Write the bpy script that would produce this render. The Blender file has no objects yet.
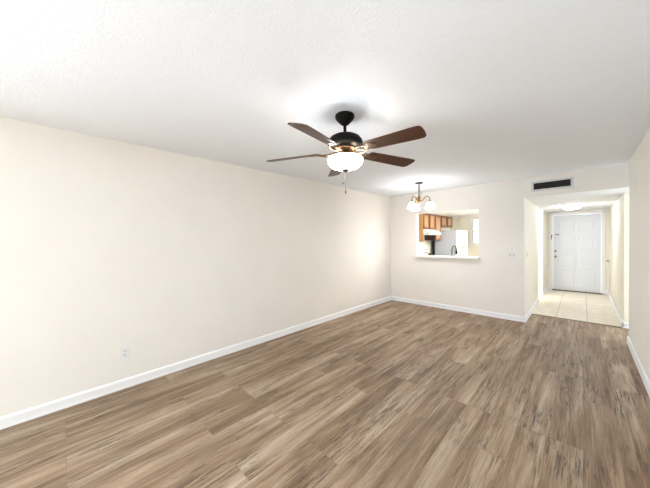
import bpy, bmesh, math, random
from mathutils import Vector, Matrix

S = bpy.context.scene
COL = S.collection
PI = math.pi

# ------------------------------------------------------------------ camera
H = 2.44                    # living-room ceiling
LOW = 2.11                  # hall / kitchen ceiling
CAM_H = 1.4388
cam_d = bpy.data.cameras.new('camera')
cam = bpy.data.objects.new('camera', cam_d)
COL.objects.link(cam)
yaw, pitch, roll = 0.7786, -0.014733, -0.014115
F = Vector((-math.sin(yaw) * math.cos(pitch), math.cos(yaw) * math.cos(pitch), math.sin(pitch)))
R0 = Vector((math.cos(yaw), math.sin(yaw), 0))
U0 = R0.cross(F)
Rr = math.cos(roll) * R0 + math.sin(roll) * U0
Ur = -math.sin(roll) * R0 + math.cos(roll) * U0
M = Matrix((Rr, Ur, -F)).transposed().to_4x4()
M.translation = (0, 0, CAM_H)
cam.matrix_world = M
cam_d.sensor_width = 36
cam_d.lens = 261.407 * 36 / 650
cam_d.clip_start = 0.02
S.camera = cam

# ------------------------------------------------------------------ sky, daylight, added fill, exposure
W = bpy.data.worlds.new('World')
S.world = W
W.use_nodes = True
bg = W.node_tree.nodes['Background']
bg.inputs[0].default_value = (1, 1, 1, 1)
bg.inputs[1].default_value = 1.1

def area(name, loc, rot, sx, sy, power, color=(1, 1, 1)):
    l = bpy.data.lights.new(name, 'AREA')
    l.shape = 'RECTANGLE'; l.size = sx; l.size_y = sy
    l.energy = power; l.color = color
    o = bpy.data.objects.new(name, l)
    COL.objects.link(o); o.location = loc; o.rotation_euler = rot
    return o

DAY, DAY_C = 8, (.766, .883, 1)
FAN_C, CHAND_C, HALL_C, KIT_C = (.88, .94, 1), (.96, .96, 1), (.84, .90, 1), (.98, .98, .95)
CHAND_UP = 3
FILL_SIDE = 262
FILL_PASS = 11.5
# daylight entering by the wide glazed opening behind the camera
area('daylight', (-1.45, -4.50, 1.12), (math.radians(90), 0, 0), 3.0, 2.1, DAY, DAY_C)
# fill lights added out of view: left-wall opening behind the camera, side passage end
area('fill_side', (-3.34, -3.30, 1.15), (math.radians(90), 0, math.radians(-90)), 2.0, 2.0, FILL_SIDE, DAY_C)
area('fill_passage', (1.70, 5.60, 1.05), (math.radians(90), 0, math.radians(90)), 0.42, 2.0, FILL_PASS, DAY_C)

FAN_UP, FAN_GLOW = 4.0, 36
CHAND_GLOW = 18
HALL_GLOW = 53
KITCHEN_GLOW = 28

S.view_settings.view_transform = 'Standard'
S.view_settings.look = 'None'
S.view_settings.gamma = 1.0
S.view_settings.use_curve_mapping = False
S.view_settings.exposure = 0.60

# ------------------------------------------------------------------ mesh helpers
def box(bm, x0, x1, y0, y1, z0, z1, bev=0.0):
    vs = [bm.verts.new((x, y, z)) for z in (z0, z1) for y in (y0, y1) for x in (x0, x1)]
    fs = [(0, 2, 3, 1), (4, 5, 7, 6), (0, 1, 5, 4), (1, 3, 7, 5), (3, 2, 6, 7), (2, 0, 4, 6)]
    faces = [bm.faces.new([vs[i] for i in f]) for f in fs]
    if bev > 0:
        es = set()
        for f in faces:
            es.update(f.edges)
        bmesh.ops.bevel(bm, geom=list(es), offset=bev, segments=2, affect='EDGES')
    return bm

def lathe(bm, prof, n=32, center=(0, 0), axis='z', origin=(0, 0, 0), smooth=True):
    """profile of (r, h) turned round a vertical axis; axis 'x' or 'y' lays it down from origin"""
    rings = []
    for r, h in prof:
        ring = []
        if r < 1e-6:
            ring = [(0.0, 0.0, h)]
        else:
            for i in range(n):
                a = 2 * PI * i / n
                ring.append((r * math.cos(a), r * math.sin(a), h))
        rings.append(ring)
    def tr(p):
        x, y, z = p
        if axis == 'x': x, y, z = z, x, y
        elif axis == 'y': x, y, z = y, z, x
        return (x + origin[0] + center[0], y + origin[1] + center[1], z + origin[2])
    vr = [[bm.verts.new(tr(p)) for p in ring] for ring in rings]
    for a, b in zip(vr[:-1], vr[1:]):
        if len(a) == 1 and len(b) == 1:
            continue
        for i in range(n):
            j = (i + 1) % n
            if len(a) == 1: f = [a[0], b[i], b[j]]
            elif len(b) == 1: f = [a[i], a[j], b[0]]
            else: f = [a[i], a[j], b[j], b[i]]
            fc = bm.faces.new(f); fc.smooth = smooth
    return bm

def tube(bm, pts, r, n=10, cap=True):
    pts = [Vector(p) for p in pts]
    rr = r if isinstance(r, (list, tuple)) else [r] * len(pts)
    rings = []
    up = None
    for i, p in enumerate(pts):
        t = (pts[min(i + 1, len(pts) - 1)] - pts[max(i - 1, 0)]).normalized()
        if up is None:
            up = Vector((0, 0, 1)) if abs(t.z) < .9 else Vector((1, 0, 0))
        s = t.cross(up).normalized()
        up = s.cross(t).normalized()
        rings.append([bm.verts.new(p + rr[i] * (math.cos(2 * PI * k / n) * s + math.sin(2 * PI * k / n) * up)) for k in range(n)])
    for a, b in zip(rings[:-1], rings[1:]):
        for k in range(n):
            f = bm.faces.new([a[k], a[(k + 1) % n], b[(k + 1) % n], b[k]]); f.smooth = True
    if cap:
        bm.faces.new(rings[0]); bm.faces.new(rings[-1])
    return bm

def prism(bm, outline, z0, z1, bev=0):
    lo = [bm.verts.new((x, y, z0)) for x, y in outline]
    hi = [bm.verts.new((x, y, z1)) for x, y in outline]
    n = len(outline)
    fs = [bm.faces.new(lo), bm.faces.new(hi)]
    for i in range(n):
        fs.append(bm.faces.new([lo[i], lo[(i + 1) % n], hi[(i + 1) % n], hi[i]]))
    if bev:
        es = set(fs[0].edges) | set(fs[1].edges)
        bmesh.ops.bevel(bm, geom=list(es), offset=bev, segments=2, affect='EDGES')
    return bm

def B():
    return bmesh.new()

def obj(name, bm, mat, parent=None, loc=None):
    bmesh.ops.recalc_face_normals(bm, faces=bm.faces[:])
    me = bpy.data.meshes.new(name)
    bm.to_mesh(me); bm.free()
    me.materials.append(mat)
    o = bpy.data.objects.new(name, me)
    COL.objects.link(o)
    if parent: o.parent = parent
    if loc: o.location = loc
    return o

def tag(o, label, cat, group=None):
    o['label'] = label; o['category'] = cat
    if group: o['group'] = group
    return o

def thing(name, label, cat, loc=(0, 0, 0), group=None):
    o = bpy.data.objects.new(name, None)
    COL.objects.link(o); o.location = loc
    o.empty_display_size = 0.1
    return tag(o, label, cat, group)

def struct(name, bm, mat, parent=None):
    o = obj(name, bm, mat, parent)
    if not parent: o['kind'] = 'structure'
    return o

def boxes(*bs):
    bm = B()
    for b in bs: box(bm, *b)
    return bm

def copy_part(o, parent):
    c = o.copy(); COL.objects.link(c); c.parent = parent
    for ch in list(o.children):
        copy_part(ch, c)
    return c

# ------------------------------------------------------------------ materials
def principled(name, col, rough=0.5, metal=0.0, spec=0.5):
    m = bpy.data.materials.new(name); m.use_nodes = True
    nt = m.node_tree; p = nt.nodes['Principled BSDF']
    p.inputs['Base Color'].default_value = (*col, 1)
    p.inputs['Roughness'].default_value = rough
    p.inputs['Metallic'].default_value = metal
    p.inputs['Specular IOR Level'].default_value = spec
    return m, nt, p

def N(nt, kind, **kw):
    n = nt.nodes.new(kind)
    for k, v in kw.items(): setattr(n, k, v)
    return n

def mottled(name, col, rough=0.5, var=0.03, scale=6.0, metal=0.0, spec=0.5, bump=0.0, bscale=200.0, bdist=0.002):
    """plain colour with a faint procedural mottle and optional surface texture"""
    m, nt, p = principled(name, col, rough, metal, spec)
    tc = N(nt, 'ShaderNodeTexCoord')
    nz = N(nt, 'ShaderNodeTexNoise'); nz.inputs['Scale'].default_value = scale; nz.inputs['Detail'].default_value = 3
    nt.links.new(tc.outputs['Object'], nz.inputs['Vector'])
    cr = N(nt, 'ShaderNodeValToRGB')
    cr.color_ramp.elements[0].position = .3; cr.color_ramp.elements[1].position = .7
    cr.color_ramp.elements[0].color = (*[c * (1 - var) for c in col], 1)
    cr.color_ramp.elements[1].color = (*[min(1, c * (1 + var)) for c in col], 1)
    nt.links.new(nz.outputs['Fac'], cr.inputs['Fac'])
    nt.links.new(cr.outputs['Color'], p.inputs['Base Color'])
    if bump > 0:
        b = N(nt, 'ShaderNodeTexNoise'); b.inputs['Scale'].default_value = bscale; b.inputs['Detail'].default_value = 4
        nt.links.new(tc.outputs['Object'], b.inputs['Vector'])
        bp = N(nt, 'ShaderNodeBump'); bp.inputs['Strength'].default_value = bump; bp.inputs['Distance'].default_value = bdist
        nt.links.new(b.outputs['Fac'], bp.inputs['Height'])
        nt.links.new(bp.outputs['Normal'], p.inputs['Normal'])
    return m

def lamp_glass(name, col, strength, base=(.85, .85, .83)):
    m, nt, p = principled(name, base, .35)
    p.inputs['Emission Color'].default_value = (*col, 1)
    lw = N(nt, 'ShaderNodeLayerWeight'); lw.inputs['Blend'].default_value = .35
    mr = N(nt, 'ShaderNodeMapRange')
    mr.inputs['To Min'].default_value = strength; mr.inputs['To Max'].default_value = strength * .75
    nt.links.new(lw.outputs['Facing'], mr.inputs['Value'])
    nt.links.new(mr.outputs['Result'], p.inputs['Emission Strength'])
    return m

def wood(name, dark, light, along='x', sc=1.0, rough=0.45, spec=0.4):
    m, nt, p = principled(name, light, rough, 0, spec)
    tc = N(nt, 'ShaderNodeTexCoord'); mp = N(nt, 'ShaderNodeMapping')
    s = {'x': (2.5, 40, 40), 'y': (40, 2.5, 40), 'z': (40, 40, 2.5)}[along]
    mp.inputs['Scale'].default_value = tuple(v * sc for v in s)
    nz = N(nt, 'ShaderNodeTexNoise'); nz.inputs['Scale'].default_value = 1; nz.inputs['Detail'].default_value = 6; nz.inputs['Distortion'].default_value = .5
    cr = N(nt, 'ShaderNodeValToRGB')
    cr.color_ramp.elements[0].position = .3; cr.color_ramp.elements[1].position = .7
    cr.color_ramp.elements[0].color = (*dark, 1); cr.color_ramp.elements[1].color = (*light, 1)
    nt.links.new(tc.outputs['Object'], mp.inputs['Vector']); nt.links.new(mp.outputs['Vector'], nz.inputs['Vector'])
    nt.links.new(nz.outputs['Fac'], cr.inputs['Fac']); nt.links.new(cr.outputs['Color'], p.inputs['Base Color'])
    return m

def plank_floor():
    m, nt, p = principled('vinyl_planks', (.3, .2, .14), .5, 0, .35)
    L = nt.links.new
    tc = N(nt, 'ShaderNodeTexCoord'); sep = N(nt, 'ShaderNodeSeparateXYZ')
    L(tc.outputs['Object'], sep.inputs[0])
    cv = N(nt, 'ShaderNodeCombineXYZ'); L(sep.outputs['Y'], cv.inputs['X']); L(sep.outputs['X'], cv.inputs['Y'])
    br = N(nt, 'ShaderNodeTexBrick', offset=.37, offset_frequency=3, squash=1.0)
    br.inputs['Color1'].default_value = (0, 0, 0, 1); br.inputs['Color2'].default_value = (1, 1, 1, 1)
    br.inputs['Mortar'].default_value = (.5, .5, .5, 1)
    br.inputs['Scale'].default_value = 1; br.inputs['Mortar Size'].default_value = .0012; br.inputs['Mortar Smooth'].default_value = .2
    br.inputs['Brick Width'].default_value = 1.22; br.inputs['Row Height'].default_value = .178
    L(cv.outputs[0], br.inputs['Vector'])
    rnd = N(nt, 'ShaderNodeSeparateColor'); L(br.outputs['Color'], rnd.inputs[0])
    r37 = N(nt, 'ShaderNodeMath', operation='MULTIPLY'); r37.inputs[1].default_value = 37.0; L(rnd.outputs[0], r37.inputs[0])
    def noise(sx, sy, detail, rough, dist, off=0.0):
        mx = N(nt, 'ShaderNodeMath', operation='MULTIPLY'); mx.inputs[1].default_value = sx; L(sep.outputs['X'], mx.inputs[0])
        my = N(nt, 'ShaderNodeMath', operation='MULTIPLY'); my.inputs[1].default_value = sy; L(sep.outputs['Y'], my.inputs[0])
        mz = N(nt, 'ShaderNodeMath', operation='ADD'); mz.inputs[1].default_value = off; L(r37.outputs[0], mz.inputs[0])
        c = N(nt, 'ShaderNodeCombineXYZ'); L(mx.outputs[0], c.inputs[0]); L(my.outputs[0], c.inputs[1]); L(mz.outputs[0], c.inputs[2])
        n = N(nt, 'ShaderNodeTexNoise'); n.inputs['Scale'].default_value = 1
        n.inputs['Detail'].default_value = detail; n.inputs['Roughness'].default_value = rough; n.inputs['Distortion'].default_value = dist
        L(c.outputs[0], n.inputs['Vector']); return n.outputs['Fac']
    def ramp(src, stops):
        cr = N(nt, 'ShaderNodeValToRGB')
        e = cr.color_ramp.elements
        while len(e) < len(stops): e.new(.5)
        for k, (pos, col) in enumerate(stops):
            e[k].position = pos; e[k].color = (*col, 1)
        L(src, cr.inputs['Fac']); return cr.outputs['Color']
    def mix(kind, a, b, fac):
        mx = N(nt, 'ShaderNodeMix', data_type='RGBA', blend_type=kind)
        if isinstance(fac, float): mx.inputs[0].default_value = fac
        else: L(fac, mx.inputs[0])
        for s, v in ((6, a), (7, b)):
            if isinstance(v, tuple): mx.inputs[s].default_value = (*v, 1)
            else: L(v, mx.inputs[s])
        return mx.outputs[2]
    g = lambda v: (v, v, v)
    base = ramp(noise(8, .62, 10, .66, .4), FLOOR_STOPS)
    streak = ramp(noise(75, 2.2, 9, .74, .3, 11.0), [(.36, g(.60)), (.5, g(.98)), (.60, g(1.20))])
    c = mix('MULTIPLY', base, streak, .78)
    tone = ramp(rnd.outputs[0], [(0, (.94, .925, .91)), (1, (1.06, 1.06, 1.06))])
    c = mix('MULTIPLY', c, tone, 1.0)
    patch = ramp(noise(4.2, 1.6, 4, .55, .5, 23.0), [(.43, g(0)), (.60, g(1))])
    fleck = ramp(noise(52, 3.2, 10, .82, .5, 5.0), [(.50, g(0)), (.55, g(1))])
    pf = N(nt, 'ShaderNodeMath', operation='MULTIPLY'); L(patch, pf.inputs[0]); L(fleck, pf.inputs[1])
    pf2 = N(nt, 'ShaderNodeMath', operation='MULTIPLY'); pf2.inputs[1].default_value = .85; L(pf.outputs[0], pf2.inputs[0])
    c = mix('MIX', c, (.075, .048, .03), pf2.outputs[0])
    # occasional knots, drawn out along the board
    kx = N(nt, 'ShaderNodeMath', operation='MULTIPLY'); kx.inputs[1].default_value = 3.4; L(sep.outputs['X'], kx.inputs[0])
    ky = N(nt, 'ShaderNodeMath', operation='MULTIPLY'); ky.inputs[1].default_value = 1.15; L(sep.outputs['Y'], ky.inputs[0])
    kc = N(nt, 'ShaderNodeCombineXYZ'); L(kx.outputs[0], kc.inputs[0]); L(ky.outputs[0], kc.inputs[1])
    wob = N(nt, 'ShaderNodeVectorMath', operation='ADD'); wv = N(nt, 'ShaderNodeTexNoise'); wv.inputs['Scale'].default_value = 7; wv.inputs['Detail'].default_value = 5
    ws = N(nt, 'ShaderNodeVectorMath', operation='SCALE'); ws.inputs['Scale'].default_value = .22
    L(kc.outputs[0], wv.inputs['Vector']); L(wv.outputs['Color'], ws.inputs[0]); L(kc.outputs[0], wob.inputs[0]); L(ws.outputs[0], wob.inputs[1])
    vo = N(nt, 'ShaderNodeTexVoronoi'); vo.inputs['Scale'].default_value = 1; L(wob.outputs[0], vo.inputs['Vector'])
    kr = ramp(vo.outputs['Distance'], [(.03, g(.8)), (.085, g(.35)), (.14, g(0))])
    kf = N(nt, 'ShaderNodeMath', operation='MULTIPLY'); L(kr, kf.inputs[0]); L(fleck, kf.inputs[1])
    c = mix('MIX', c, (.075, .048, .03), kf.outputs[0])
    jn = N(nt, 'ShaderNodeMath', operation='MULTIPLY'); jn.inputs[1].default_value = .45; L(br.outputs['Fac'], jn.inputs[0])
    c = mix('MIX', c, (.10, .07, .05), jn.outputs[0])
    L(c, p.inputs['Base Color'])
    bp = N(nt, 'ShaderNodeBump'); bp.inputs['Strength'].default_value = .12; bp.inputs['Distance'].default_value = .002
    L(streak, bp.inputs['Height']); L(bp.outputs['Normal'], p.inputs['Normal'])
    return m

def tile_floor():
    m, nt, p = principled('cream_tiles', (.75, .66, .52), .35, 0, .4)
    L = nt.links.new
    tc = N(nt, 'ShaderNodeTexCoord'); mp = N(nt, 'ShaderNodeMapping')
    mp.inputs['Location'].default_value = (.347, -6.18, 0)      # grout lines meet the floor strip and the door axis
    br = N(nt, 'ShaderNodeTexBrick', offset=0.0)
    br.inputs['Color1'].default_value = (.80, .725, .60, 1); br.inputs['Color2'].default_value = (.84, .775, .66, 1)
    br.inputs['Mortar'].default_value = (.36, .31, .24, 1)
    br.inputs['Scale'].default_value = 1; br.inputs['Mortar Size'].default_value = .004; br.inputs['Mortar Smooth'].default_value = .1
    br.inputs['Brick Width'].default_value = .40; br.inputs['Row Height'].default_value = .80
    L(tc.outputs['Object'], mp.inputs['Vector']); L(mp.outputs['Vector'], br.inputs['Vector'])
    nz = N(nt, 'ShaderNodeTexNoise'); nz.inputs['Scale'].default_value = 9; nz.inputs['Detail'].default_value = 5
    L(tc.outputs['Object'], nz.inputs['Vector'])
    cr = N(nt, 'ShaderNodeValToRGB'); cr.color_ramp.elements[0].position = .35; cr.color_ramp.elements[1].position = .65
    cr.color_ramp.elements[0].color = (.90, .88, .84, 1); cr.color_ramp.elements[1].color = (1.04, 1.04, 1.03, 1)
    L(nz.outputs['Fac'], cr.inputs['Fac'])
    mx = N(nt, 'ShaderNodeMix', data_type='RGBA', blend_type='MULTIPLY'); mx.inputs[0].default_value = 1
    L(br.outputs['Color'], mx.inputs[6]); L(cr.outputs['Color'], mx.inputs[7]); L(mx.outputs[2], p.inputs['Base Color'])
    return m

FLOOR_STOPS = [(.30, (.122, .071, .038)), (.43, (.238, .155, .092)), (.54, (.348, .245, .160)), (.68, (.505, .400, .298))]

m_wall = mottled('wall_paint', (.86, .82, .755), .75, .012, 3, spec=.2, bump=.12, bscale=160)
m_hall = mottled('hall_paint', (.86, .815, .70), .7, .012, 3, spec=.2, bump=.12, bscale=160)
m_kit = mottled('kitchen_paint', (.80, .81, .70), .7, .012, 3, spec=.2)
m_ceil = mottled('textured_ceiling', (.905, .928, .96), .9, .012, 40, spec=.1, bump=.5, bscale=110, bdist=.004)
m_lowceil = mottled('smooth_ceiling', (.91, .92, .935), .85, .01, 5, spec=.15, bump=.15, bscale=120)
m_trim = mottled('white_trim', (.90, .90, .895), .4, .008, 5)
m_ledge = mottled('ledge_paint', (.83, .80, .745), .4, .008, 5)
m_door = mottled('door_paint', (.77, .795, .84), .4, .008, 5)
m_floor = plank_floor()
m_tile = tile_floor()
m_black = mottled('black_bronze', (.008, .007, .006), .5, .1, 20, metal=.0, spec=.08)
m_iron = mottled('aged_bronze', (.16, .10, .055), .35, .15, 25, metal=.9)
m_faucet = mottled('dark_bronze', (.06, .042, .028), .4, .15, 25, metal=.3)
m_blade = wood('walnut_blade', (.030, .0095, .004), (.085, .029, .011), 'x', 1.0, .38)
m_bowl = lamp_glass('frosted_bowl', FAN_C, FAN_GLOW)
m_chain = mottled('chain_metal', (.10, .09, .075), .5, .1, 30, metal=0)
m_copper = mottled('brushed_copper', (.26, .13, .06), .35, .1, 20, metal=.85)
m_pewter = mottled('dark_pewter', (.055, .055, .055), .5, .1, 20, metal=.6)
m_shade = lamp_glass('frosted_shade', CHAND_C, CHAND_GLOW)
m_dome = lamp_glass('white_dome', HALL_C, HALL_GLOW)
m_panel = lamp_glass('added_panel', KIT_C, KITCHEN_GLOW)
m_plate = mottled('plate_plastic', (.80, .79, .77), .35, .01, 10)
m_tog = mottled('switch_plastic', (.36, .35, .33), .35, .02, 10)
m_dark = mottled('dark_slot', (.02, .018, .016), .6, .1, 30)
m_ventf = mottled('vent_enamel', (.66, .66, .65), .4, .01, 10)
m_ventb = mottled('vent_dark', (.012, .011, .010), .7, .1, 30)
m_ventl = mottled('vent_louver', (.035, .032, .03), .5, .1, 30)
m_brass = mottled('worn_brass', (.40, .34, .24), .35, .1, 20, metal=.9)
m_oak = wood('honey_oak', (.46, .235, .08), (.60, .345, .135), 'z', .6)
m_cabdoor = wood('cabinet_door', (.20, .085, .035), (.32, .155, .07), 'z', .6)
m_cabpan = wood('cabinet_panel', (.40, .215, .105), (.53, .32, .18), 'z', .6)
m_cabdark = wood('cabinet_dark', (.035, .012, .006), (.07, .025, .011), 'z', .6)  # dark face frames; on the tall cabinet's side, hood shade put into the colour
m_appl = mottled('white_enamel', (.85, .86, .87), .3, .01, 6)
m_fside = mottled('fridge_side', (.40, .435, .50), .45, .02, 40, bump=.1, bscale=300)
m_counter = mottled('dark_counter', (.045, .03, .022), .3, .4, 60)
m_ctop = mottled('sink_counter', (.70, .68, .63), .35, .1, 50)
m_steel = mottled('steel', (.62, .62, .62), .3, .05, 30, metal=1)
m_thr = mottled('threshold_metal', (.16, .12, .08), .5, .2, 30, metal=.3)

# ------------------------------------------------------------------ room shell
XL, XR, YB, YR, XH = -3.2416, 0.4402, 5.5037, 5.345, -0.703
XHR, YT, YD = 0.457, 6.18, 9.403
YF = -4.40                                    # window wall behind the camera
T = 0.12
E2 = 1.65                                     # end of the side passage

struct('floor', boxes((XL - T, E2 + T, YF - T, YB + .06, -.1, 0), (XH - .06, E2 + T, YB + .06, YT, -.1, 0)), m_floor)
struct('floor_tile', boxes((XL - T, XH - .06, YB + .06, YD + T, -.1, 0), (XH - .06, XHR + T, YT, YD + T, -.1, 0)), m_tile)
struct('ceiling', boxes((XL - T, E2 + T, YF - T, YB + T, H, H + .1)), m_ceil)
struct('ceiling_hallway', boxes((XH - T, E2 + T, YB + T, YD + T, LOW, LOW + .1), (XH, E2 + T, YB + .001, YB + T, LOW - .0005, LOW + .0)), m_lowceil)
struct('ceiling_kitchen', boxes((XL - T, XH - T, YB + T, YD + T, LOW, LOW + .1)), m_lowceil)

OX0, OX1, OZ0, OZ1 = -2.602, -1.387, 1.04, 1.985      # pass-through
struct('wall_left', boxes((XL - T, XL, YF - T, -4.32, 0, H), (XL - T, XL, -2.28, YB + T, 0, H), (XL - T, XL, -4.32, -2.28, 2.17, H), (XL - T, XL, -4.32, -2.28, 0, .12)), m_wall)  # behind the camera, an opening added for the side fill light
struct('wall_back', boxes((XL, OX0, YB, YB + T, 0, H), (OX1, XH, YB, YB + T, 0, H),
                          (OX0, OX1, YB, YB + T, 0, OZ0), (OX0, OX1, YB, YB + T, OZ1, H),
                          (XH, E2 + T, YB, YB + T, LOW, H)), m_wall)
struct('wall_right', boxes((XR, XR + T, YF - T, YR, 0, H), (XR + T, E2 + T, YR - T, YR, 0, H),
                           (E2, E2 + T, YR, YT + T, 2.06, H), (E2, E2 + T, YR, YR + .03, 0, 2.06), (E2, E2 + T, YT - .04, YT + T, 0, 2.06)), m_wall)  # passage end left open for the added fill light
struct('wall_front', boxes((XL, -2.95, YF - T, YF, 0, H), (.05, XR, YF - T, YF, 0, H), (-2.95, .05, YF - T, YF, 2.17, H)), m_wall)
struct('wall_hallway_left', boxes((XH - T, XH, YB + T, 7.407, 0, LOW), (XH - T, XH, 8.321, YD, 0, LOW)), m_hall)
struct('wall_hallway_right', boxes((XHR, XHR + T, YT, YD, 0, LOW), (XHR + T, E2, YT, YT + T, 0, LOW)), m_hall)
DX0, DX1, DZ = -.583, .331, 2.018
WX0, WX1, WZ0, WZ1 = -2.55, -1.75, 1.28, 2.03
struct('wall_entry', boxes((XL - T, WX0, YD, YD + T, 0, LOW), (WX1, DX0, YD, YD + T, 0, LOW), (DX1, XHR + T, YD, YD + T, 0, LOW),
                           (WX0, WX1, YD, YD + T, 0, WZ0), (WX0, WX1, YD, YD + T, WZ1, LOW), (DX0, DX1, YD, YD + T, DZ, LOW)), m_hall)
struct('wall_kitchen', boxes((XL - T, XL, YB + T, YD, 0, LOW)), m_kit)

# baseboards: flat face with an eased cap
BH, BT = .092, .015
def board(bm, x0, x1, y0, y1, d):
    """d = direction the face looks: '+x', '-x', '+y', '-y'; the strip is given by its wall line"""
    prof = [(0, 0), (BT + .004, 0), (BT + .004, .014), (BT, .018), (BT, BH - .016), (BT - .006, BH - .004), (BT - .010, BH), (0, BH)]
    sgn = 1 if d[0] == '+' else -1
    def P(t, h, k):
        if d[1] == 'x': return (x0 + sgn * t, (y0, y1)[k], h)
        return ((x0, x1)[k], y0 + sgn * t, h)
    a = [bm.verts.new(P(t, h, 0)) for t, h in prof]; b = [bm.verts.new(P(t, h, 1)) for t, h in prof]
    n = len(prof)
    for i in range(n):
        bm.faces.new([a[i], a[(i + 1) % n], b[(i + 1) % n], b[i]])
    bm.faces.new(a); bm.faces.new(b)
    return bm
def boards(name, *bs):
    bm = B()
    for b in bs: board(bm, *b)
    return struct(name, bm, m_trim)
boards('baseboard_left', (XL, XL, -2.28, YB, '+x'))
boards('baseboard_back', (XL + .001, XH + BT + .004, YB, YB, '-y'))
boards('baseboard_right', (XR, XR, YF, YR + BT, '-x'), (XR, E2, YR, YR, '+y'))
boards('baseboard_hallway_left', (XH, XH, YB - BT, 7.407, '+x'), (XH - T, XH + BT, 8.321, 8.321, '-y'), (XH, XH, 8.321 - BT, YD, '+x'))
boards('baseboard_hallway_right', (XHR, XHR, YT - BT, YD, '-x'), (XHR - BT, E2, YT, YT, '-y'))
boards('baseboard_entry', (XH, -.643, YD, YD, '-y'), (.391, XHR, YD, YD, '-y'))
struct('trim_floor', boxes((XH + .02, XHR + .0, YT - .012, YT + .012, 0, .006)), m_thr)

# kitchen window on the far wall: frame, sash bars and panes
w = struct('window_1', boxes((WX0 - .06, WX0, YD - .02, YD + .05, WZ0 - .06, WZ1 + .05), (WX1, WX1 + .06, YD - .02, YD + .05, WZ0 - .06, WZ1 + .05),
                             (WX0, WX1, YD - .02, YD + .05, WZ1, WZ1 + .05), (WX0, WX1, YD - .04, YD + .05, WZ0 - .06, WZ0),
                             (WX0, WX1, YD + .03, YD + .06, 1.63, 1.67), ((WX0 + WX1) / 2 - .015, (WX0 + WX1) / 2 + .015, YD + .03, YD + .06, WZ0, WZ1)), m_trim)
m_pane = bpy.data.materials.new('window_pane'); m_pane.use_nodes = True
nt = m_pane.node_tree; nt.nodes.clear()
out = N(nt, 'ShaderNodeOutputMaterial'); mx = N(nt, 'ShaderNodeMixShader'); tr = N(nt, 'ShaderNodeBsdfTransparent'); gl = N(nt, 'ShaderNodeBsdfGlossy')
gl.inputs['Roughness'].default_value = .05; mx.inputs[0].default_value = .07
nt.links.new(tr.outputs[0], mx.inputs[1]); nt.links.new(gl.outputs[0], mx.inputs[2]); nt.links.new(mx.outputs[0], out.inputs[0])
obj('pane', boxes((WX0, WX1, YD + .042, YD + .046, WZ0, WZ1)), m_pane, w)

# ------------------------------------------------------------------ front door
d = struct('door_1', boxes((-.5715, .3195, YD + .024, YD + .065, .022, 2.006)), m_door)
cas = B()
for b in ((-.643, DX0 + .004, YD - .018, YD + .07, 0, 2.082), (DX1 - .004, .391, YD - .018, YD + .07, 0, 2.082), (DX0 + .004, DX1 - .004, YD - .018, YD + .07, DZ - .004, 2.082)):
    box(cas, *b)
for b in ((-.632, -.594, YD - .026, YD - .017, 0, 2.071), (.342, .380, YD - .026, YD - .017, 0, 2.071), (-.632, .380, YD - .026, YD - .017, 2.029, 2.071)):
    box(cas, *b)
struct('trim_door', cas, m_trim)
rows = [(1.57, 1.87), (1.045, 1.46), (.58, .965), (.14, .52)]
for x0, x1 in ((-.465, -.155), (-.085, .225)):
    for z0, z1 in rows:
        bm = B()
        # moulded border and raised field
        Yf = YD + .024
        o_ = [(x0, z0), (x1, z0), (x1, z1), (x0, z1)]
        def ring(ins, dy): return [bm.verts.new((x0 + ins if i in (0, 3) else x1 - ins, Yf + dy, z0 + ins if i < 2 else z1 - ins)) for i in range(4)]
        rs = [ring(0, 0.001), ring(.005, -.004), ring(.016, -.004), ring(.026, -.0005), ring(.045, -.0005), ring(.06, -.003)]
        for a, b in zip(rs[:-1], rs[1:]):
            for i in range(4): bm.faces.new([a[i], a[(i + 1) % 4], b[(i + 1) % 4], b[i]])
        bm.faces.new(rs[-1]); bm.faces.new(rs[0])
        obj('door_panel', bm, m_door, d)
def knob_bm(x, z, y, r, l):
    bm = B()
    lathe(bm, [(0, .0), (r * 1.05, 0), (r * 1.05, -.008), (r * .45, -.012), (r * .42, -l * .5), (r * .85, -l * .62), (r, -l * .8), (r * .8, -l), (0, -l * 1.03)], 20, axis='y', origin=(x, y, z))
    return bm
o = obj('door_knob', knob_bm(-.524, .906, YD + .024, .030, .065), m_brass, d); o['label'] = 'brass door knob'
o = obj('deadbolt', lathe(B(), [(0, 0), (.030, 0), (.028, -.014), (.018, -.018), (0, -.02)], 20, axis='y', origin=(-.526, YD + .024, 1.058)), m_brass, d); o['label'] = 'brass deadbolt'
o = obj('swing_latch', boxes((-.538, -.462, YD + .006, YD + .024, 1.494, 1.512), (-.475, -.462, YD - .004, YD + .024, 1.490, 1.516)), m_dark, d); o['label'] = 'dark metal swing latch'
o = obj('latch_plate', boxes((-.612, -.598, YD - .034, YD - .026, 1.37, 1.50), (-.616, -.594, YD - .040, YD - .026, 1.44, 1.49)), m_pewter, d); o['label'] = 'dark metal latch plate'
struct('trim_threshold', boxes((-.60, .36, YD - .045, YD + .07, 0, .020)), m_thr)

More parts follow.
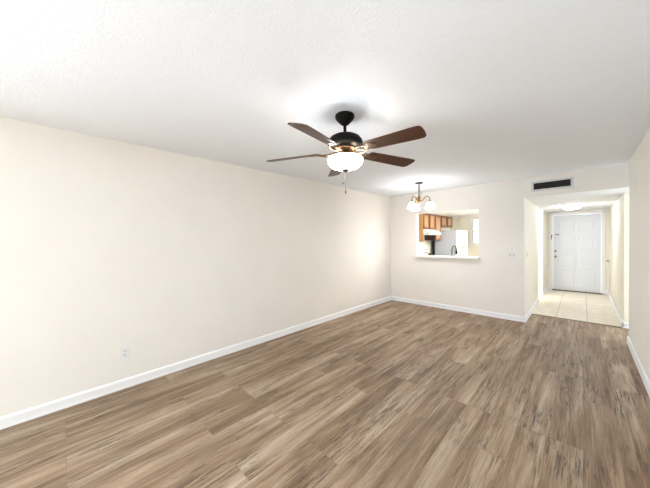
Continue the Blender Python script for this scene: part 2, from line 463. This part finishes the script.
# ------------------------------------------------------------------ ceiling fan
FX, FY = -1.358, 1.622
fan = thing('ceiling_fan', 'five blade dark ceiling fan with walnut blades and white glass bowl light', 'ceiling fan', (FX, FY, H))
z = lambda v: v - H
obj('canopy', lathe(B(), [(0, 0), (.068, 0), (.076, -.006), (.077, -.022), (.070, -.036), (.050, -.058), (.034, -.074), (.028, -.080), (.020, -.084), (0, -.084)], 40), m_black, fan)
obj('downrod', lathe(B(), [(0, -.080), (.0125, -.080), (.0125, -.165), (.024, -.168), (.026, -.178), (0, -.178)], 20), m_black, fan)
obj('motor_housing', lathe(B(), [(0, -.158), (.034, -.160), (.060, -.163), (.094, -.172), (.118, -.186), (.134, -.206), (.140, -.226), (.140, -.240), (.132, -.252), (.112, -.262), (.086, -.266), (0, -.266)], 48), m_black, fan)
obj('flywheel', lathe(B(), [(0, -.264), (.078, -.264), (.080, -.276), (.074, -.282), (0, -.282)], 40), m_iron, fan)
obj('light_fitter', lathe(B(), [(0, -.280), (.052, -.280), (.056, -.290), (.056, -.318), (.060, -.322), (.060, -.330), (.030, -.332), (.012, -.334), (.012, -.434), (0, -.434)], 36), m_iron, fan)
obj('glow_shield', lathe(B(), [(0, -.331), (.060, -.331), (.112, -.338), (.122, -.346), (.122, -.349), (.060, -.342), (0, -.342)], 40), m_iron, fan)  # added disk under the bulbs; keeps the bowl's upward glow off the ceiling
bowl = obj('glass_bowl', lathe(B(), [(.128, -.345), (.136, -.352), (.140, -.364), (.138, -.380), (.128, -.400), (.106, -.418), (.072, -.430), (.030, -.436), (.012, -.437),
                                     (.012, -.432), (.030, -.431), (.070, -.425), (.103, -.413), (.123, -.397), (.133, -.379), (.135, -.365), (.132, -.354), (.125, -.347), (.128, -.345)], 48), m_bowl, fan)
bowl['label'] = 'frosted white glass bowl shade, lit'
obj('finial', lathe(B(), [(0, -.434), (.028, -.435), (.030, -.440), (.022, -.447), (.012, -.452), (.007, -.459), (0, -.462)], 24), m_iron, fan)
for (dx, dy, z0, z1) in ((.0, .0, -.461, -.606), (-.014, -.014, -.440, -.530)):
    bm = B(); tube(bm, [(dx, dy, z0), (dx, dy, z1)], .0012, 6)
    ch = obj('pull_chain', bm, m_chain, fan)
    obj('pull_knob', lathe(B(), [(0, z1 + .003), (.004, z1), (.0055, z1 - .012), (.004, z1 - .022), (0, z1 - .024)], 12, center=(dx, dy)), m_iron, ch)
# one blade along +x, pitched, then four copies
def blade_outline():
    L0, L1 = .215, .672
    pts = []
    def half(x): return .054 + .014 * (x - L0) / (L1 - L0)
    for i in range(9):
        x = L0 + .012 + (L1 - .075 - L0) * i / 8; pts.append((x, -half(x)))
    # softly rounded, slightly raked tip
    for i in range(1, 10):
        a = -PI / 2 + PI * i / 10
        ca, sa = math.copysign(abs(math.cos(a)) ** .55, math.cos(a)), math.copysign(abs(math.sin(a)) ** .55, math.sin(a))
        pts.append((L1 - .058 + .058 * ca - .010 * sa, .068 * sa))
    for i in range(9):
        x = L1 - .075 - (L1 - .075 - L0 - .012) * i / 8; pts.append((x, half(x)))
    pts += [(L0, .036), (L0 - .004, 0), (L0, -.036)]
    return pts
bladebm = prism(B(), blade_outline(), -.003, .003, .0015)
PITCH = math.radians(-14)
ZB = 2.150 - H
DROOP = math.radians(2.6)
blade0 = obj('blade', bladebm, m_blade, fan)
ib = B()
# blade iron: two curved arms spreading to a plate under the blade
for s in (-1, 1):
    tube(ib, [(.066, s * .012, -.006), (.10, s * .020, -.016), (.135, s * .036, -.022), (.17, s * .042, -.020), (.20, s * .034, -.012), (.225, s * .022, -.008)], [.008, .007, .006, .006, .0065, .006], 8)
tube(ib, [(.066, 0, -.004), (.12, 0, -.010), (.20, 0, -.010)], [.009, .006, .005], 8)
pl = [(.19, -.030), (.25, -.040), (.285, -.030), (.305, 0), (.285, .030), (.25, .040), (.19, .030)]
prism(ib, pl, -.009, -.003, .002)
for sx, sy in ((.225, -.02), (.225, .02), (.275, 0)):
    lathe(ib, [(0, -.0125), (.005, -.0115), (.006, -.009), (0, -.009)], 10, center=(sx, sy))
iron0 = obj('blade_iron', ib, m_iron, fan)
PH = 4.965
blades = [(blade0, iron0)] + [(None, None)] * 4
for k in range(5):
    a = PH + k * 2 * PI / 5
    b_ = blade0 if k == 0 else copy_part(blade0, fan)
    i_ = iron0 if k == 0 else copy_part(iron0, fan)
    mt = Matrix.Translation((0, 0, ZB)) @ Matrix.Rotation(a, 4, 'Z') @ Matrix.Rotation(DROOP + (math.radians(1.8) if k == 1 else 0), 4, 'Y') @ Matrix.Rotation(PITCH, 4, 'X')
    b_.matrix_local = mt; i_.matrix_local = mt
# bulbs: upward spill of the bowl, from points set above the added shield
def point(name, loc, power, color, r=.03):
    l = bpy.data.lights.new(name, 'POINT'); l.energy = power; l.color = color; l.shadow_soft_size = r
    o = bpy.data.objects.new(name, l); COL.objects.link(o); o.location = loc
    return o
for k in range(3):
    a = .4 + k * 2 * PI / 3
    point('fan_bulb', (FX + .088 * math.cos(a), FY + .088 * math.sin(a), H - .318), FAN_UP / 3, (1, .74, .44), .02)

# ------------------------------------------------------------------ chandelier
CX, CY = -2.083, 4.519
ch = thing('chandelier', 'small three arm copper chandelier with white bell shades near pass-through', 'chandelier', (CX, CY, H))
obj('canopy', lathe(B(), [(0, 0), (.070, 0), (.073, -.006), (.066, -.016), (.040, -.024), (.012, -.030), (0, -.030)], 32), m_pewter, ch)
bm = B()
zz = -.026
k = 0
while zz > -.215:
    pts = []
    for i in range(13):
        t = 2 * PI * i / 12
        u, v = .0085 * math.cos(t), .017 * math.sin(t)
        pts.append((u if k % 2 == 0 else 0, 0 if k % 2 == 0 else u, zz - .013 + v))
    tube(bm, pts, .0040, 6, cap=False)
    zz -= .026; k += 1
tube(bm, [(.006, .004, -.03), (.016, .006, -.08), (-.004, .010, -.13), (.03, .012, -.17), (.038, .004, -.20), (.012, 0, -.235)], .0026, 6)
obj('chain', bm, m_pewter, ch)
obj('hub', lathe(B(), [(0, -.212), (.010, -.214), (.014, -.224), (.009, -.234), (.024, -.246), (.032, -.262), (.022, -.280), (.015, -.296), (.020, -.310), (.040, -.322), (.046, -.338), (.034, -.356), (.016, -.370), (.012, -.380), (.016, -.388), (.008, -.398), (0, -.402)], 28), m_copper, ch)
def arm_bm():
    bm = B()
    pts = [(.030, 0, -.335), (.060, 0, -.318), (.088, 0, -.284), (.112, 0, -.258), (.140, 0, -.252), (.166, 0, -.268), (.180, 0, -.300), (.180, 0, -.338)]
    out = []
    for i in range(len(pts) - 1):
        p0, p1, p2, p3 = [Vector(pts[min(max(j, 0), len(pts) - 1)]) for j in (i - 1, i, i + 1, i + 2)]
        for t in (0, .25, .5, .75):
            out.append(.5 * ((2 * p1) + (p2 - p0) * t + (2 * p0 - 5 * p1 + 4 * p2 - p3) * t * t + (3 * p1 - p0 - 3 * p2 + p3) * t ** 3))
    out.append(Vector(pts[-1]))
    tube(bm, out, .008, 8)
    lathe(bm, [(0, -.330), (.014, -.332), (.022, -.342), (.026, -.362), (.024, -.366), (0, -.366)], 20, center=(.18, 0))
    return bm
def shade_bm():
    bm = B()
    pr = [(.023, -.360), (.034, -.368), (.050, -.390), (.060, -.414), (.068, -.440), (.078, -.462), (.081, -.468)]
    lathe(bm, pr + [(r - .003, h - .001) for r, h in pr[::-1]], 32, center=(.18, 0))
    return bm
arm0 = obj('arm', arm_bm(), m_copper, ch)
sh0 = obj('shade', shade_bm(), m_shade, arm0)
cam_az = math.atan2(-CY, -CX)
for k, th in enumerate((80, 200, 320)):
    a_ = arm0 if k == 0 else copy_part(arm0, ch)
    a_.rotation_euler = (0, 0, cam_az + math.radians(th))
for th in (80, 200, 320):
    a = cam_az + math.radians(th)
    point('chandelier_bulb', (CX + .18 * math.cos(a), CY + .18 * math.sin(a), H - .43), CHAND_UP, CHAND_C, .025)

# ------------------------------------------------------------------ hall ceiling light
hl = thing('ceiling_light', 'round white flush dome light, lit, on low entry hall ceiling', 'ceiling light', (-.163, 7.75, LOW))
obj('base', lathe(B(), [(0, 0), (.150, 0), (.152, -.010), (.140, -.016), (0, -.016)], 40), m_trim, hl)
obj('diffuser', lathe(B(), [(.142, -.012), (.146, -.026), (.134, -.050), (.104, -.070), (.060, -.084), (0, -.090)], 40), m_dome, hl)

# ------------------------------------------------------------------ return-air grille over the hall
v = thing('air_vent', 'white framed black return air grille above the entry hall opening', 'vent', (-.353, YB, 2.27))
V0, V1, VZ0, VZ1 = -.256, .252, -.082, .082
bm = boxes((V0, V1, -.012, 0, VZ1 - .030, VZ1), (V0, V1, -.012, 0, VZ0, VZ0 + .030), (V0, V0 + .030, -.012, 0, VZ0 + .03, VZ1 - .03), (V1 - .030, V1, -.012, 0, VZ0 + .03, VZ1 - .03))
obj('frame', bm, m_ventf, v)
obj('backing', boxes((V0 + .03, V1 - .03, -.003, -.001, VZ0 + .03, VZ1 - .03)), m_ventb, v)
sl = B(); box(sl, V0 + .03, V1 - .03, -.0045, .0045, -.0008, .0008)
s0 = obj('louver', sl, m_ventl, v)
for k in range(7):
    s_ = s0 if k == 0 else copy_part(s0, v)
    s_.location = (0, -.008, VZ0 + .042 + k * .0133); s_.rotation_euler = (math.radians(35), 0, 0)

# ------------------------------------------------------------------ switches and outlet
sw = thing('light_switch', 'white double toggle switch plate on back wall beside hall corner', 'light switch', (-.873, YB, 1.132))
obj('plate', box(B(), -.058, .058, -.006, 0, -.058, .058, .002), m_plate, sw)
for x in (-.023, .023):
    bm = B(); box(bm, x - .008, x + .008, -.0075, -.005, -.014, .014); box(bm, x - .004, x + .004, -.018, -.006, .001, .010)
    obj('toggle', bm, m_tog, sw)
sw = thing('light_switch', 'cream single switch plate on the left wall inside entry hall', 'light switch', (XH, 5.80, 1.13))
obj('plate', box(B(), 0, .006, -.036, .036, -.058, .058, .002), m_plate, sw)
obj('toggle', boxes((.004, .016, -.005, .005, .0, .011), (.004, .0075, -.009, .009, -.015, .015)), m_tog, sw)
ol = thing('wall_outlet', 'white duplex outlet low on long left wall above baseboard', 'outlet', (XL, .435, .352))
obj('plate', box(B(), 0, .006, -.036, .036, -.058, .058, .002), m_plate, ol)
for zz in (-.021, .021):
    bm = B()
    lathe(bm, [(0, .0085), (.0155, .0085), (.017, .007), (.017, .005), (0, .005)], 20, axis='x', origin=(0, 0, zz))
    sk = obj('socket', bm, m_plate, ol)
    obj('slots', boxes((.0084, .0092, -.0085, -.0050, zz - .004, zz + .007), (.0084, .0092, .0050, .0085, zz - .004, zz + .007), (.0084, .0092, -.003, .003, zz - .013, zz - .008)), m_tog, sk)
kb = obj('door_stop', lathe(B(), [(0, 0), (.020, 0), (.020, -.006), (.009, -.010), (.009, -.028), (.019, -.036), (.021, -.048), (.014, -.056), (0, -.058)], 18, axis='x'), m_brass, None, (XHR, 9.15, .85))
tag(kb, 'small brass door stop knob on right hall wall near the white door', 'door stop')

# ------------------------------------------------------------------ pass-through ledge
lg = obj('serving_ledge', box(B(), OX0 - .022, OX1 + .018, YB - .085, YB + T + .03, 1.036, 1.082, .006), m_ledge)
tag(lg, 'white ledge along the bottom of the kitchen pass-through opening', 'ledge')

# ------------------------------------------------------------------ kitchen
XC = -2.95
def cab_door(parent, y0, y1, z0, z1):
    """shaker door facing +x: frame with a recessed centre panel"""
    fw = .045
    bm = boxes((XC, XC + .02, y0, y0 + fw, z0, z1), (XC, XC + .02, y1 - fw, y1, z0, z1), (XC, XC + .02, y0 + fw, y1 - fw, z0, z0 + fw), (XC, XC + .02, y0 + fw, y1 - fw, z1 - fw, z1))
    dd = obj('door', bm, m_cabdoor, parent)
    obj('door_panel', boxes((XC, XC + .012, y0 + fw, y1 - fw, z0 + fw, z1 - fw)), m_cabpan, dd)
    return dd
def wall_cabinet(label, y0, y1, z0, doors, side=m_oak):
    t = thing('wall_cabinet', label, 'cabinet', (0, 0, 0), 'wall cabinets in the kitchen')
    z1 = LOW - .005
    obj('carcass', boxes((XL, XC - .018, y0, y1, z0, z1)), side, t)
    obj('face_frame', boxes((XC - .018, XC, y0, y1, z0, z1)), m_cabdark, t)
    n = doors; w_ = (y1 - y0) / n
    for k in range(n):
        cab_door(t, y0 + k * w_ + .030, y0 + (k + 1) * w_ - .030, z0 + .016, z1 - .022)
    return t
c1 = wall_cabinet('honey oak two door wall cabinet above the white range hood', 6.60, 7.362, 1.695, 2)
o = obj('end_panel', boxes((XL, XC + .012, 6.575, 6.60, 1.36, LOW - .005)), m_oak, c1); o['label'] = 'pale honey oak end panel'
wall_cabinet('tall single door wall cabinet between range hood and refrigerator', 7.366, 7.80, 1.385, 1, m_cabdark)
wall_cabinet('short two door wall cabinet above the refrigerator', 7.804, 8.74, 1.785, 2)

hood = thing('range_hood', 'white range hood under the kitchen wall cabinets', 'range hood', (0, 0, 0))
bm = B()
pr = [(XL, 1.69), (-2.92, 1.69), (-2.78, 1.60), (-2.78, 1.535), (XL, 1.535)]
a = [bm.verts.new((x, 6.604, zz)) for x, zz in pr]; b = [bm.verts.new((x, 7.36, zz)) for x, zz in pr]
bm.faces.new(a); bm.faces.new(b)
for i in range(5): bm.faces.new([a[i], a[(i + 1) % 5], b[(i + 1) % 5], b[i]])
obj('body', bm, m_appl, hood)
obj('filter', boxes((-3.15, -2.86, 6.68, 7.28, 1.529, 1.535)), m_dark, hood)

st = thing('stove', 'white freestanding stove with control knobs on its backguard', 'stove', (0, 0, 0))
obj('body', boxes((XL + .02, -2.62, 6.61, 7.37, 0, .895)), m_appl, st)
obj('cooktop', boxes((XL + .02, -2.60, 6.605, 7.375, .895, .915)), m_appl, st)
for y in (6.80, 7.18):
    for x in (-2.98, -2.74):
        obj('burner', lathe(B(), [(.085, .916), (.088, .920), (.072, .922), (.068, .917), (.050, .917), (.048, .922), (.034, .922), (.030, .917), (0, .917)], 24, center=(x, y)), m_dark, st)
bg_ = obj('backguard', box(B(), XL + .005, -3.16, 6.61, 7.40, .915, 1.205, .006), m_appl, st)
for y in (6.72, 6.86, 7.00, 7.13, 7.27):
    obj('knob', lathe(B(), [(0, .022), (.016, .022), (.022, .004), (.024, 0), (0, 0)], 14, axis='x', origin=(-3.16, y, 1.135)), m_tog, bg_)
obj('trim_strip', boxes((-3.162, -3.156, 6.62, 7.39, 1.035, 1.055)), m_pewter, bg_)
od = obj('oven_door', boxes((-2.62, -2.59, 6.63, 7.35, .22, .80)), m_appl, st)
obj('handle', tube(B(), [(-2.56, 6.70, .74), (-2.56, 7.28, .74)], .012, 8), m_appl, od)

fr = thing('refrigerator', 'white refrigerator with grey side and two doors beyond the pass-through', 'refrigerator', (0, 0, 0))
obj('body', box(B(), -3.10, -2.525, 7.745, 8.60, .02, 1.665, .008), m_fside, fr)
obj('back_panel', boxes((-3.17, -3.10, 7.76, 8.585, .05, 1.62)), m_dark, fr)
fd = obj('freezer_door', box(B(), -2.52, -2.45, 7.745, 8.60, 1.180, 1.668, .012), m_appl, fr)
obj('handle', tube(B(), [(-2.452, 7.79, 1.22), (-2.415, 7.79, 1.24), (-2.415, 7.79, 1.46), (-2.452, 7.79, 1.48)], .011, 8), m_appl, fd)
rd = obj('fridge_door', box(B(), -2.52, -2.45, 7.745, 8.60, .08, 1.165, .012), m_appl, fr)
obj('handle', tube(B(), [(-2.452, 7.79, .72), (-2.415, 7.79, .74), (-2.415, 7.79, 1.11), (-2.452, 7.79, 1.13)], .011, 8), m_appl, rd)
obj('foot', boxes((-3.05, -2.58, 7.78, 8.56, 0, .02)), m_dark, fr)

bc = thing('base_cabinet', 'narrow base cabinet with dark top between stove and refrigerator', 'cabinet', (0, 0, 0))
obj('carcass', boxes((XL + .005, -2.64, 7.41, 7.73, 0, .87)), m_oak, bc)
obj('countertop', boxes((XL + .005, -2.61, 7.405, 7.735, .87, .91), (XL + .005, XL + .03, 7.405, 7.735, .91, 1.01)), m_counter, bc)
bc = thing('base_cabinet', 'sink base cabinet under the pass-through on the kitchen side', 'cabinet', (0, 0, 0))
obj('carcass', boxes((-2.95, -.85, YB + T + .002, 6.20, 0, .87)), m_oak, bc)
ct = obj('countertop', boxes((-2.97, -.84, YB + T + .002, 6.23, .87, .91)), m_ctop)
tag(ct, 'pale kitchen countertop with the faucet behind the pass-through ledge', 'countertop')
fc = thing('faucet', 'dark bronze gooseneck kitchen faucet standing behind the pass-through ledge', 'faucet', (-1.945, 5.74, .91))
obj('base', lathe(B(), [(0, 0), (.028, 0), (.028, .010), (.020, .022), (.017, .060), (0, .060)], 24), m_iron, fc)
pts = [(0, 0, .05), (0, 0, .27)]
for i in range(1, 12):
    t = PI * i / 12
    pts.append((0.015 * (1 - math.cos(t)), .085 * (1 - math.cos(t)), .27 + .098 * math.sin(t)))
pts += [(.030, .172, .262)]
obj('spout', tube(B(), pts, .0115, 12), m_faucet, fc)
obj('spray_head', tube(B(), [(.030, .172, .268), (.031, .174, .235), (.031, .175, .190)], [.015, .019, .021], 14), m_black, fc)
obj('lever', tube(B(), [(.018, 0, .05), (.045, 0, .062), (.085, 0, .10)], [.008, .006, .005], 8), m_iron, fc)
kl = thing('ceiling_light', 'unseen rectangular white light panel added on the kitchen ceiling', 'ceiling light', (-1.22, 6.72, LOW))  # added out of view to brighten the kitchen and its ceiling
obj('housing', boxes((-.15, .15, -.62, .62, -.030, 0)), m_trim, kl)
obj('diffuser', box(B(), -.16, .16, -.63, .63, -.125, -.030, .03), m_panel, kl)
